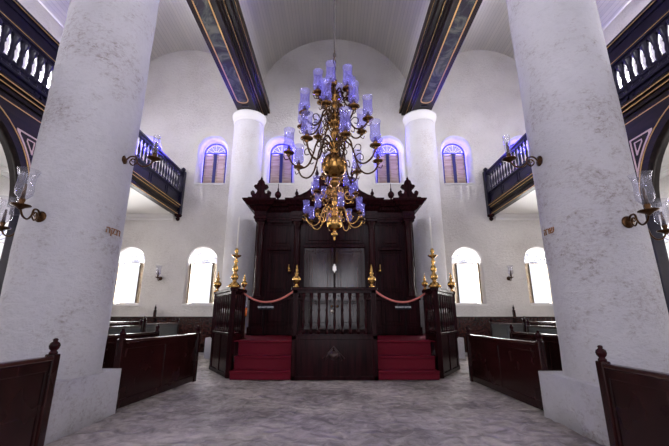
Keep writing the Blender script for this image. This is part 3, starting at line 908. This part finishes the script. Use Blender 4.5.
mb = MB(); plate(mb, [(0.0, -0.30), (0.05, -0.16), (0.13, -0.12), (0.09, 0), (0.12, 0.10), (0.05, 0.14), (0.06, 0.22), (0, 0.27), (-0.06, 0.22), (-0.05, 0.14), (-0.12, 0.10), (-0.09, 0), (-0.13, -0.12), (-0.05, -0.16)], [], 0.03, 'XZ', AY + 0.02)
bmesh.ops.scale(mb.bm, vec=(0.6, 1, 0.6), verts=mb.bm.verts)
bmesh.ops.translate(mb.bm, vec=(0, 0.03, 3.26), verts=mb.bm.verts)
mb.build('escutcheon', M['silver'], t)
# entablature, flaring outward, with blocks breaking forward over the columns
LV = [(5.00, 0.0), (5.08, 0.0), (5.10, 0.04), (5.18, 0.04), (5.20, 0.02), (5.38, 0.03), (5.42, 0.10), (5.50, 0.17), (5.54, 0.19), (5.56, 0.28), (5.66, 0.34), (5.69, 0.39), (5.76, 0.42), (5.78, 0.42)]
LVT = 5.78
def entab(mb, xa, xb, ya, ends=(1, 1)):
    for (z0, o0), (z1, o1) in zip(LV, LV[1:]):
        mb.frus((xa - o0 * ends[0], xb + o0 * ends[1], ya - o0, 15.0), z0, (xa - o1 * ends[0], xb + o1 * ends[1], ya - o1, 15.0), z1)
mb = MB()
entab(mb, -2.95, 2.95, AY + 0.06)
for c in (-2.78, 2.78): entab(mb, c - 0.2, c + 0.2, AY - 0.14)
for c in (-1.40, 1.40): entab(mb, c - 0.2, c + 0.2, AY - 0.14, (0.55, 0.55))
mb.build('cornice', M['mahogany_h'], t)
# dentil strip
mb = MB()
x = -2.5
while x < 2.5:
    mb.box(x, x + 0.05, AY - 0.12, AY + 0.05, 5.44, 5.50); x += 0.1
mb.build('dentils', M['mahogany'], t)
# crestings
cres = [(-.34, 0), (-.34, .10), (-.40, .20), (-.38, .30), (-.31, .35), (-.25, .30), (-.26, .23), (-.20, .22), (-.15, .30), (-.14, .38), (-.24, .43), (-.29, .50), (-.25, .56), (-.17, .57), (-.13, .64), (-.12, .70), (-.06, .75), (0, .78)]
cres = cres + [(-a, b) for a, b in reversed(cres[:-1])]
for s in (-1, 1):
    mb = MB(); plate(mb, [(a * 0.95 + s * 2.80, b * 1.05 + 5.83) for a, b in cres], [], 0.14, 'XZ', AY - 0.15)
    mb.box(s * 2.80 - 0.42, s * 2.80 + 0.42, AY - 0.45, AY + 0.1, 5.77, 5.85, 0.01)
    mb.lathe([(0.02, 6.62), (0.045, 6.66), (0.045, 6.70), (0.015, 6.74), (0, 6.80)], 12, (s * 2.80, AY - 0.15, 0))
    for q in (-1, 1): mb.lathe([(0, -0.09), (0.05, -0.09), (0.07, 0), (0.05, 0.09), (0, 0.09)], 14, mat=Matrix.Translation((s * 2.80 + q * 0.33, AY - 0.15, 6.10)) @ Matrix.Rotation(R(90), 4, 'X'))
    mb.tube([(s * 2.80, AY - 0.24, 5.9), (s * 2.80, AY - 0.235, 6.55)], 0.02, 6)
    for q in (-1, 1): mb.tube(spline([(s * 2.80, AY - 0.23, 5.96), (s * 2.80 + q * 0.1, AY - 0.23, 6.14), (s * 2.80 + q * 0.2, AY - 0.23, 6.34)]), 0.018, 6)
    mb.build('cresting', M['mahogany'], t)
    MB().lathe([(0.10, 5.94), (0.10, 5.98), (0.04, 6.0), (0.03, 6.03), (0.08, 6.07), (0.12, 6.14), (0.125, 6.18), (0.11, 6.25), (0.05, 6.31), (0.03, 6.36), (0.035, 6.40), (0.015, 6.46), (0.012, 6.62), (0, 6.64)], 20, (s * 2.14, AY - 0.2, -0.17)).build('ball_finial', M['mahogany'], t)
ped = [(-1.55, 0), (-1.55, .12), (-1.44, .20), (-1.30, .22), (-1.15, .30), (-1.0, .38), (-.86, .52), (-.78, .72), (-.76, .92), (-.62, .96), (-.50, 1.0), (-.38, 1.14), (-.2, 1.24), (0, 1.28)]
ped = ped + [(-a, b) for a, b in reversed(ped[:-1])]
mb = MB(); plate(mb, [(a, b + 5.77) for a, b in ped], [], 0.16, 'XZ', AY - 0.12)
for (a, b), (c, d) in zip(ped, ped[1:]):
    mb.tube([(a, AY - 0.20, b + 5.77), (c, AY - 0.20, d + 5.77)], 0.03, 6)
for s in (-1, 1):
    mb.lathe([(0.06, 0), (0.03, 0.04), (0.06, 0.09), (0.075, 0.14), (0.04, 0.2), (0.02, 0.25), (0.03, 0.28), (0, 0.33)], 14, (s * 1.44, AY - 0.12, 5.96))
    mb.lathe([(0.06, 0), (0.03, 0.06), (0.07, 0.14), (0.08, 0.2), (0.04, 0.3), (0.02, 0.4), (0.03, 0.44), (0, 0.52)], 14, (s * 0.68, AY - 0.12, 6.72))
mb.build('pediment', M['mahogany'], t)
for s in (-1, 1):
    mb = MB().lathe([(0.05, 0), (0.06, 0.02), (0, 0.03)], 12, mat=Matrix.Translation((s * 1.64, AY - 0.0, 3.15)) @ Matrix.Rotation(R(90), 4, 'X'))
    mb.tube(spline([(s * 1.64, AY - 0.02, 3.15), (s * 1.64, AY - 0.10, 3.08), (s * 1.64, AY - 0.17, 3.12), (s * 1.64, AY - 0.17, 3.2)]), 0.014, 6)
    mb.lathe([(0.02, 3.2), (0.05, 3.22), (0.02, 3.24), (0.022, 3.36), (0, 3.38)], 12, (s * 1.64, AY - 0.17, 0))
    mb.build('candle_bracket', M['brass_bright'], t)

# ------------------------------------------------------------------ brass on the rails
FIN = [(0.11, 0), (0.11, 0.03), (0.06, 0.05), (0.045, 0.09), (0.08, 0.13), (0.155, 0.20), (0.165, 0.25), (0.15, 0.30), (0.07, 0.35), (0.05, 0.38), (0.085, 0.41), (0.085, 0.44), (0.04, 0.47), (0.05, 0.52), (0.035, 0.57), (0.02, 0.62), (0.012, 0.68), (0, 0.72)]
fin = MB().lathe([(r * 0.8, z) for r, z in FIN], 24).build('urn_finial', M['brass_bright'])
fin.location = (-1.02, PF + 0.05, 2.29)
fin.scale = (0.88, 0.88, 0.88)
tag(fin, 'brass urn finial on the left end of the centre rail', 'finial', 'brass urn finials')
def fcopy(loc, lab, sc=0.88):
    c = fin.copy(); C.objects.link(c); c.location = loc; c['label'] = lab; c.scale = (sc, sc, sc)
fcopy((1.00, PF + 0.05, 2.29), 'brass urn finial on the right end of the centre rail')
fcopy((-3.75, 11.58, 2.31), 'brass urn finial on the far outer left corner of the platform rail', 0.95)
fcopy((3.75, 11.58, 2.31), 'brass urn finial on the far outer right corner of the platform rail', 0.95)
fcopy((-2.69, 10.75, 2.31), 'small brass urn finial at the head of the left steps', 0.72)
fcopy((2.69, 10.75, 2.31), 'small brass urn finial at the head of the right steps', 0.72)
cs = thing('candlestick', 'tall turned brass candlestick with thin white candle on the left platform rail', 'candlestick', (-2.76, 9.95, 2.31), 'tall brass candlesticks')
MB().lathe([(0.14, 0), (0.14, 0.04), (0.11, 0.06), (0.09, 0.09), (0.05, 0.11), (0.04, 0.14), (0.075, 0.18), (0.085, 0.23), (0.04, 0.28), (0.035, 0.31), (0.065, 0.35), (0.055, 0.42), (0.03, 0.46), (0.03, 0.50), (0.05, 0.53), (0.03, 0.56), (0.03, 0.60), (0.10, 0.64), (0.11, 0.66), (0.03, 0.67), (0.03, 0.72), (0.045, 0.74), (0.03, 0.80), (0, 0.81)], 24, mat=Matrix.Diagonal((1.25, 1.25, 1.36, 1))).build('stem', M['brass_bright'], cs, world=False)
MB().lathe([(0.026, 1.08), (0.020, 1.98), (0.004, 2.02), (0, 2.06)], 12).build('candle', M['wax'], cs, world=False)
dup(cs, (2.76, 9.95, 2.31), 'tall turned brass candlestick with thin white candle on the right platform rail')

# velvet ropes with hanging signs
for s in (-1, 1):
    a, b, m = Vector((s * 2.66, 10.67, 2.20)), Vector((s * 1.10, PF + 0.12, 2.20)), 0.27
    pts = [a.lerp(b, k / 20) - Vector((0, 0, m * 4 * (k / 20) * (1 - k / 20))) for k in range(21)]
    o = MB().tube(pts, 0.026, 10).build('velvet_rope', M['rope'])
    tag(o, 'sagging rose-pink velvet rope closing off the %s flight of steps' % SIDE[s], 'rope', 'velvet ropes')
    f = 0.48
    c = a.lerp(b, f); c.z = 2.20 - m + 0.0
    sg = thing('hanging_sign', 'small black notice with white writing hanging from the %s rope' % SIDE[s], 'sign', (c.x, c.y - 0.03, c.z - 0.23), 'notices on the ropes')
    MB().box(-0.21, 0.21, -0.012, 0.0, 0.02, 0.16, 0.004).build('board', M['black_sign'], sg, world=False)
    for q in (-0.15, 0.15):
        MB().tube([(q, -0.003, 0.15), (q * 0.8, 0.01, 0.22)], 0.006, 6).build('hanger', M['cord'], sg, world=False)
    o = text_part('lettering', 'DO NOT ENTER', 0.060, M['white_ink'], sg, Matrix.Translation((0, -0.014, 0.09)) @ Matrix.Rotation(R(90), 4, 'X'), 0.001)
# amber lamp standing behind the left flank
lamp = thing('votive_lamp', 'slim amber glass lamp on a thin stand behind the left platform balusters', 'lamp', (-2.66, 10.98, PZ))
MB().lathe([(0.10, 0), (0.10, 0.02), (0.02, 0.04), (0.015, 0.62), (0.05, 0.65), (0.06, 0.66)], 16).build('stand', M['brass_dark'], lamp, world=False)
MB().lathe([(0.04, 0.66), (0.055, 0.72), (0.05, 0.84), (0.045, 0.90)], 16).build('amber_cup', M['amber'], lamp, world=False)
MB().lathe([(0.045, 0.90), (0.045, 1.10), (0.03, 1.15), (0.02, 1.17)], 16, cap=False).build('glass_chimney', M['clear_glass'], lamp, world=False)

# ------------------------------------------------------------------ chandeliers
def shade_prof(h, r):
    return [(r * 0.35, 0), (r * 0.42, h * 0.03), (r * 0.78, h * 0.08), (r * 0.96, h * 0.18), (r * 0.98, h * 0.30), (r * 0.88, h * 0.42), (r * 0.86, h * 0.60), (r * 0.88, h * 0.82), (r * 0.98, h * 0.95), (r * 1.02, h)]
def rot_pts(pts, a):
    return [(p[0] * math.cos(a), p[0] * math.sin(a), p[1]) for p in pts]
ch = thing('brass_chandelier', 'large three-tier brass chandelier with blue glass shades hanging nearest the viewer', 'chandelier', (0, 5.6, 4.0), 'brass chandeliers')
body = [(0, -0.50), (0.015, -0.48), (0.03, -0.44), (0.02, -0.41), (0.045, -0.38), (0.085, -0.34), (0.095, -0.30), (0.05, -0.26), (0.04, -0.235)] + [(0.222 * math.sin(PI * k / 20), -0.222 * math.cos(PI * k / 20)) for k in range(2, 19)] + [(0.05, 0.22), (0.085, 0.25), (0.085, 0.29),
        (0.05, 0.32), (0.10, 0.35), (0.10, 0.42), (0.04, 0.45), (0.04, 0.50), (0.07, 0.55), (0.08, 0.60), (0.05, 0.66), (0.035, 0.70), (0.08, 0.74), (0.12, 0.79), (0.12, 0.84), (0.07, 0.88), (0.08, 0.92), (0.08, 0.98), (0.03, 1.02), (0.03, 1.08), (0.06, 1.14), (0.03, 1.20), (0.04, 1.26),
        (0.09, 1.30), (0.09, 1.35), (0.05, 1.38), (0.06, 1.43), (0.025, 1.48), (0.02, 1.56), (0.05, 1.60), (0.05, 1.66), (0.015, 1.70), (0.02, 1.80), (0, 1.82)]
MB().lathe(body, 32).build('central_stem', M['ball_brass'], ch, world=False)
MB().tube([(0, 0, 1.80), (0.012, 0, 1.95), (-0.012, 0, 2.1), (0.01, 0, 2.25), (0, 0, 2.4), (0, 0, 11.95)], 0.016, 8).build('hanging_cord', M['cord'], ch, world=False)
mb = MB()
for k in range(7):   # short length of chain above the hook
    z = 1.84 + 0.075 * k
    mb.tube([((0.024 * math.cos(a) if k % 2 else 0), (0 if k % 2 else 0.024 * math.cos(a)), z + 0.045 * math.sin(a)) for a in [2 * PI * j / 10 for j in range(10)]], 0.007, 6, closed=True)
mb.build('chain', M['brass_dark'], ch, world=False)
tiers = [
    (8, R(12), [(.06, .36), (.18, .47), (.31, .38), (.36, .20), (.44, -.02), (.56, -.10), (.69, -.05), (.76, .05), (.78, .13)], .78, .13, 0.37, .094, 'brass_dark'),
    (8, R(32), [(.05, .94), (.14, 1.02), (.23, .95), (.27, .80), (.36, .66), (.46, .64), (.55, .70), (.59, .78)], .59, .78, 0.37, .092, 'brass_dark'),
    (6, R(18), [(.04, 1.40), (.11, 1.46), (.16, 1.38), (.18, 1.28), (.24, 1.20), (.29, 1.24), (.31, 1.32)], .31, 1.32, 0.38, .090, 'brass_dark'),
]
for n, ph, pts, rc, zc, sh, sr, mk in tiers:
    p3 = [(p[0], 0, p[1]) for p in pts]
    am = MB().tube(spline(p3, 5), 0.0155, 8)
    # curls on the arm
    k0 = len(pts) // 2
    cx_, cz_ = pts[2][0] + 0.0, pts[2][1] - 0.09
    am.tube(spline([(pts[3][0] + 0.01, 0, pts[3][1]), (pts[3][0] + 0.08, 0, pts[3][1] + .07), (pts[3][0] + 0.15, 0, pts[3][1] + .03), (pts[3][0] + 0.14, 0, pts[3][1] - .05), (pts[3][0] + 0.08, 0, pts[3][1] - .04)], 4), 0.009, 6)
    am.tube(spline([(pts[0][0], 0, pts[0][1] - .10), (pts[0][0] + 0.09, 0, pts[0][1] - .02), (pts[0][0] + 0.16, 0, pts[0][1] - .08), (pts[0][0] + .12, 0, pts[0][1] - .16), (pts[0][0] + 0.07, 0, pts[0][1] - .12)], 4), 0.009, 6)
    am.tube(spline([(pts[-2][0], 0, pts[-2][1]), (pts[-2][0] + .07, 0, pts[-2][1] - .02), (pts[-2][0] + .10, 0, pts[-2][1] + .04)], 4), 0.008, 6)
    arm = am.build('arm', M['arm_brass'], ch, world=False)
    pan = MB().lathe([(0.012, -0.05), (0.03, -0.03), (0.02, -0.01), (0.06, 0.0), (0.098, 0.022), (0.095, 0.032), (0.03, 0.025), (0.028, 0.04), (0.035, 0.07), (0.032, 0.11), (0.020, 0.115), (0, 0.115)], 18, (rc, 0, zc)).build('drip_pan', M['brass'], arm, world=False)
    so = MB().lathe([(0.022, 0.10), (0.022, 0.155), (0.015, 0.165), (0, 0.17)], 12, (rc, 0, zc)).build('candle_cup', M['brass_dark'], arm, world=False)
    gl = MB().lathe(shade_prof(sh, sr), 20, (rc, 0, zc + 0.085), cap=False).build('glass_shade', M['blue_glass'], arm, world=False)
    for k in range(n):
        a = ph + 2 * PI * k / n
        if k == 0: arm.rotation_euler = (0, 0, a)
        else:
            c = arm.copy(); C.objects.link(c); c.rotation_euler = (0, 0, a)
            for q in (pan, so, gl):
                d = q.copy(); C.objects.link(d); d.parent = c
# free scroll ornaments between the tiers
for z0, n, rr in ((0.36, 8, 0.24), (0.62, 8, 0.24), (0.86, 8, 0.22), (1.16, 6, 0.18)):
    sc_ = MB().tube(spline([(.04, 0, z0 - .04), (rr * .6, 0, z0 + .12), (rr, 0, z0 + .06), (rr * .95, 0, z0 - .03), (rr * .7, 0, z0 - .02), (rr * .72, 0, z0 + .03)], 5), 0.009, 6).build('scroll', M['brass'], ch, world=False)
    for k in range(n):
        if k == 0: continue
        c = sc_.copy(); C.objects.link(c); c.rotation_euler = (0, 0, 2 * PI * k / n)
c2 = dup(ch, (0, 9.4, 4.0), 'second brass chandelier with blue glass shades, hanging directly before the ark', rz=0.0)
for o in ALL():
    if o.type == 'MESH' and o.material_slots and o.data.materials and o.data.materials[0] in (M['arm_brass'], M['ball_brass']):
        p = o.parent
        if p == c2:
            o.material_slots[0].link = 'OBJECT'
            o.material_slots[0].material = M['brass_bright']  # stronger light on this chandelier painted in as brighter brass

# ------------------------------------------------------------------ sconces
def sconce(label, loc, ang, arms, group):
    """plate on a wall or column at loc, arms reaching along ang"""
    t = thing('wall_sconce', label, 'sconce', loc, group)
    t.rotation_euler = (0, 0, ang)
    MB().lathe([(0, 0.03), (0.03, 0.03), (0.05, 0.015), (0.085, 0.01), (0.09, 0)], 20, mat=Matrix.Rotation(R(90), 4, 'Y')).build('back_plate', M['brass_dark'], t, world=False)
    for da, Ln, sc_ in arms:
        mb = MB().tube(spline([(0.02, 0, 0), (Ln * .18, 0, .07), (Ln * .38, 0, .06), (Ln * .45, 0, -.04), (Ln * .62, 0, -.11), (Ln * .85, 0, -.09), (Ln, 0, 0.0)], 5), 0.014, 8)
        mb.tube(spline([(Ln * .45, 0, -.04), (Ln * .30, 0, -.09), (Ln * .18, 0, -.03), (Ln * .26, 0, .03), (Ln * .36, 0, 0)], 5), 0.011, 6)
        mb.tube([(Ln * .30 + .03 * math.cos(2 * PI * k / 12), 0.0, .0 + .03 * math.sin(2 * PI * k / 12)) for k in range(12)], 0.007, 6, closed=True)
        a = mb.build('arm', M['brass_dark'], t, world=False)
        MB().lathe([(0.012, -0.03), (0.05, 0.0), (0.115, 0.03), (0.115, 0.04), (0.03, 0.035), (0.028, 0.07), (0.038, 0.10), (0.036, 0.13), (0, 0.13)], 24, (Ln, 0, 0)).build('drip_pan', M['brass_dark'], a, world=False)
        MB().lathe([(0.026, 0.13), (0.022, 0.25), (0.018, 0.34), (0, 0.345)], 12, (Ln, 0, 0)).build('candle', M['brass_dark'], a, world=False)
        MB().lathe([(0.045, 0.12), (0.06, 0.14), (0.10, 0.19), (0.108, 0.26), (0.098, 0.36), (0.10, 0.44), (0.125, 0.52), (0.135, 0.54)] if sc_ == 1 else [(0.045, 0.12), (0.05, 0.16), (0.05, 0.30), (0.058, 0.46)], 28, (Ln, 0, 0), cap=False).build('glass_shade', M['clear_glass'], a, world=False)
        a.rotation_euler = (0, 0, da)
    return t
gs = 'brass sconces with clear glass shades'
for s, cx, cy in ((-1, -4.30, 5.72), (1, 4.12, 5.57)):
    sconce('brass sconce with clear hurricane shade on the front of the %s front column' % SIDE[s], (cx + (0.0 if s < 0 else 0.03), cy - 0.695, 2.93 if s < 0 else 2.81), R(-90 - 0 * s), [(-s * R(11), 0.46, 1)], gs)
    sconce('brass sconce with clear shade on the outer side of the %s front column' % SIDE[s], (cx + s * 0.69, cy - 0.05, 2.90 if s < 0 else 2.81), R(0) if s > 0 else R(180), [(0, 0.46, 1)], gs)
    sconce('higher brass sconce on the inner side of the %s front column' % SIDE[s], (cx - s * 0.69, cy - 0.06, 4.12 if s < 0 else 4.04), R(180) if s > 0 else R(0), [(0, 0.50, 0.55)], gs)
    sconce('small brass sconce on the back wall between the two %s lower windows' % SIDE[s], (s * 7.75, 15.99, 3.2), R(-90), [(0, 0.25, 1)], gs)

# ------------------------------------------------------------------ pews
POST = [(0.045, 0), (0.045, 0.02), (0.03, 0.035), (0.05, 0.06), (0.058, 0.09), (0.05, 0.12), (0.022, 0.14), (0.03, 0.155), (0.02, 0.17), (0, 0.175)]
def pew(label, x, ya, yb, h, out, group='dark wooden pews', npan=2, gloss=None, nm='wooden_pew', seat=True, rz=0.0):
    """bench back running along Y at x; the seat is on the `out` side (+1 / -1 in x)"""
    t = thing(nm, label, 'pew', (x, (ya + yb) / 2, 0), group)
    t.rotation_euler = (0, 0, rz)
    h2 = (yb - ya) / 2
    pm = gloss or M['pew']
    mb = MB().box(-0.02, 0.02, -h2, h2, 0.1, h - 0.04).box(-0.035, 0.035, -h2, h2, 0.02, 0.16, 0.01).box(-0.035, 0.035, -h2, h2, h - 0.16, h - 0.05, 0.01)
    for k in range(npan + 1):
        y = -h2 + 0.05 + (2 * h2 - 0.1) * k / npan
        mb.box(-0.034, 0.034, y - 0.05, y + 0.05, 0.1, h - 0.05, 0.008)
    mb.build('back_panel', pm, t, world=False)
    MB().box(-0.05, 0.05, -h2, h2, h - 0.05, h, 0.014).build('top_rail', M['pew_rail'], t, world=False)
    for y in (-h2, h2):
        p = MB().box(-0.055, 0.055, y - 0.055, y + 0.055, 0, h + 0.02, 0.012).build('post', M['pew'], t, world=False)
        MB().lathe(POST, 16, (0, y, h + 0.02)).build('finial', M['mahogany'], p, world=False)
    if seat:
        mb = MB()
        mb.box(min(0, out * 0.46), max(0, out * 0.46), -h2 + 0.06, h2 - 0.06, 0.42, 0.46, 0.01)
        mb.build('seat', M['pew_rail'], t, world=False)
        for y in (-h2 + 0.12, h2 - 0.12):
            MB().box(min(out * 0.02, out * 0.44), max(out * 0.02, out * 0.44), y - 0.02, y + 0.02, 0, 0.42).build('seat_support', M['pew'], t, world=False)
    return t
pew('nearest dark mahogany pew end at the lower left corner, beside the column base', -3.24, 1.0, 4.36, 1.08, -1)
pew('nearest dark mahogany pew end at the lower right corner, beside the column base', 3.10, 1.0, 4.40, 1.00, 1)
pew('long dark two-panel pew back along the nave just beyond the left column', -3.57, 6.5, 9.42, 1.13, -1, rz=R(-4.6))
pew('long dark two-panel pew back along the nave just beyond the right column', 3.43, 6.37, 9.45, 1.10, 1, rz=R(1.6))
for s in (-1, 1):
    S = SIDE[s]
    pew('dark pew in the %s aisle, first row behind the nave pew' % S, s * 4.9, 6.9, 10.3, 1.14, s)
    pew('pew painted with a grey-green reflection, in the %s aisle, second row, nearer half' % S, s * 6.05, 8.6, 11.6, 1.28, s, gloss=M['reflected_grey'])
    pew('pew painted with a grey-green reflection, in the %s aisle, second row, half nearest the back wall' % S, s * 6.05, 11.8, 14.3, 1.33, s, gloss=M['reflected_grey'])
    pew('dark pew in the %s aisle, third row behind the pews painted with a reflection' % S, s * 7.6, 10.5, 14.8, 1.38, s)
    pew('dark pew in the %s aisle, outermost row by the side wall' % S, s * 9.1, 10.5, 14.8, 1.42, s)
    # long bench against the back wall
    t = thing('wall_bench', 'long dark panelled bench against the back wall under the %s windows' % S, 'bench', (s * 7.9, 15.8, 0))
    xa, xb = sorted((s * 5.2, s * 10.6))
    mb = MB().box(xa, xb, 15.90, 15.98, 0.1, 1.5)
    x = xa
    while x < xb - 0.2:
        mb.box(x, x + 0.08, 15.87, 15.92, 0.5, 1.48, 0.008); x += 0.88
    mb.build('back_panel', M['pew_rail'], t)
    MB().box(xa, xb, 15.80, 16.0, 1.5, 1.56, 0.012).build('top_rail', M['pew_rail'], t)
    MB().box(xa, xb, 15.42, 15.88, 0.50, 0.55, 0.012).build('seat', M['pew_rail'], t)
    for k in range(5):
        x = xa + 0.1 + (xb - xa - 0.2) * k / 4
        MB().box(x - 0.035, x + 0.035, 15.46, 15.53, 0, 0.5, 0.008).box(x - 0.03, x + 0.03, 15.5, 15.9, 0.2, 0.26).build('leg', M['pew'], t)
    MB().box(s * 7.75 - 0.05, s * 7.75 + 0.05, 15.84, 15.94, 0.5, 1.75, 0.01).lathe([(0.05, 1.75), (0.07, 1.80), (0.03, 1.86), (0.05, 1.92), (0.02, 2.0), (0, 2.08)], 14, (s * 7.75, 15.89, 0)).build('spire_post', M['pew'], t)
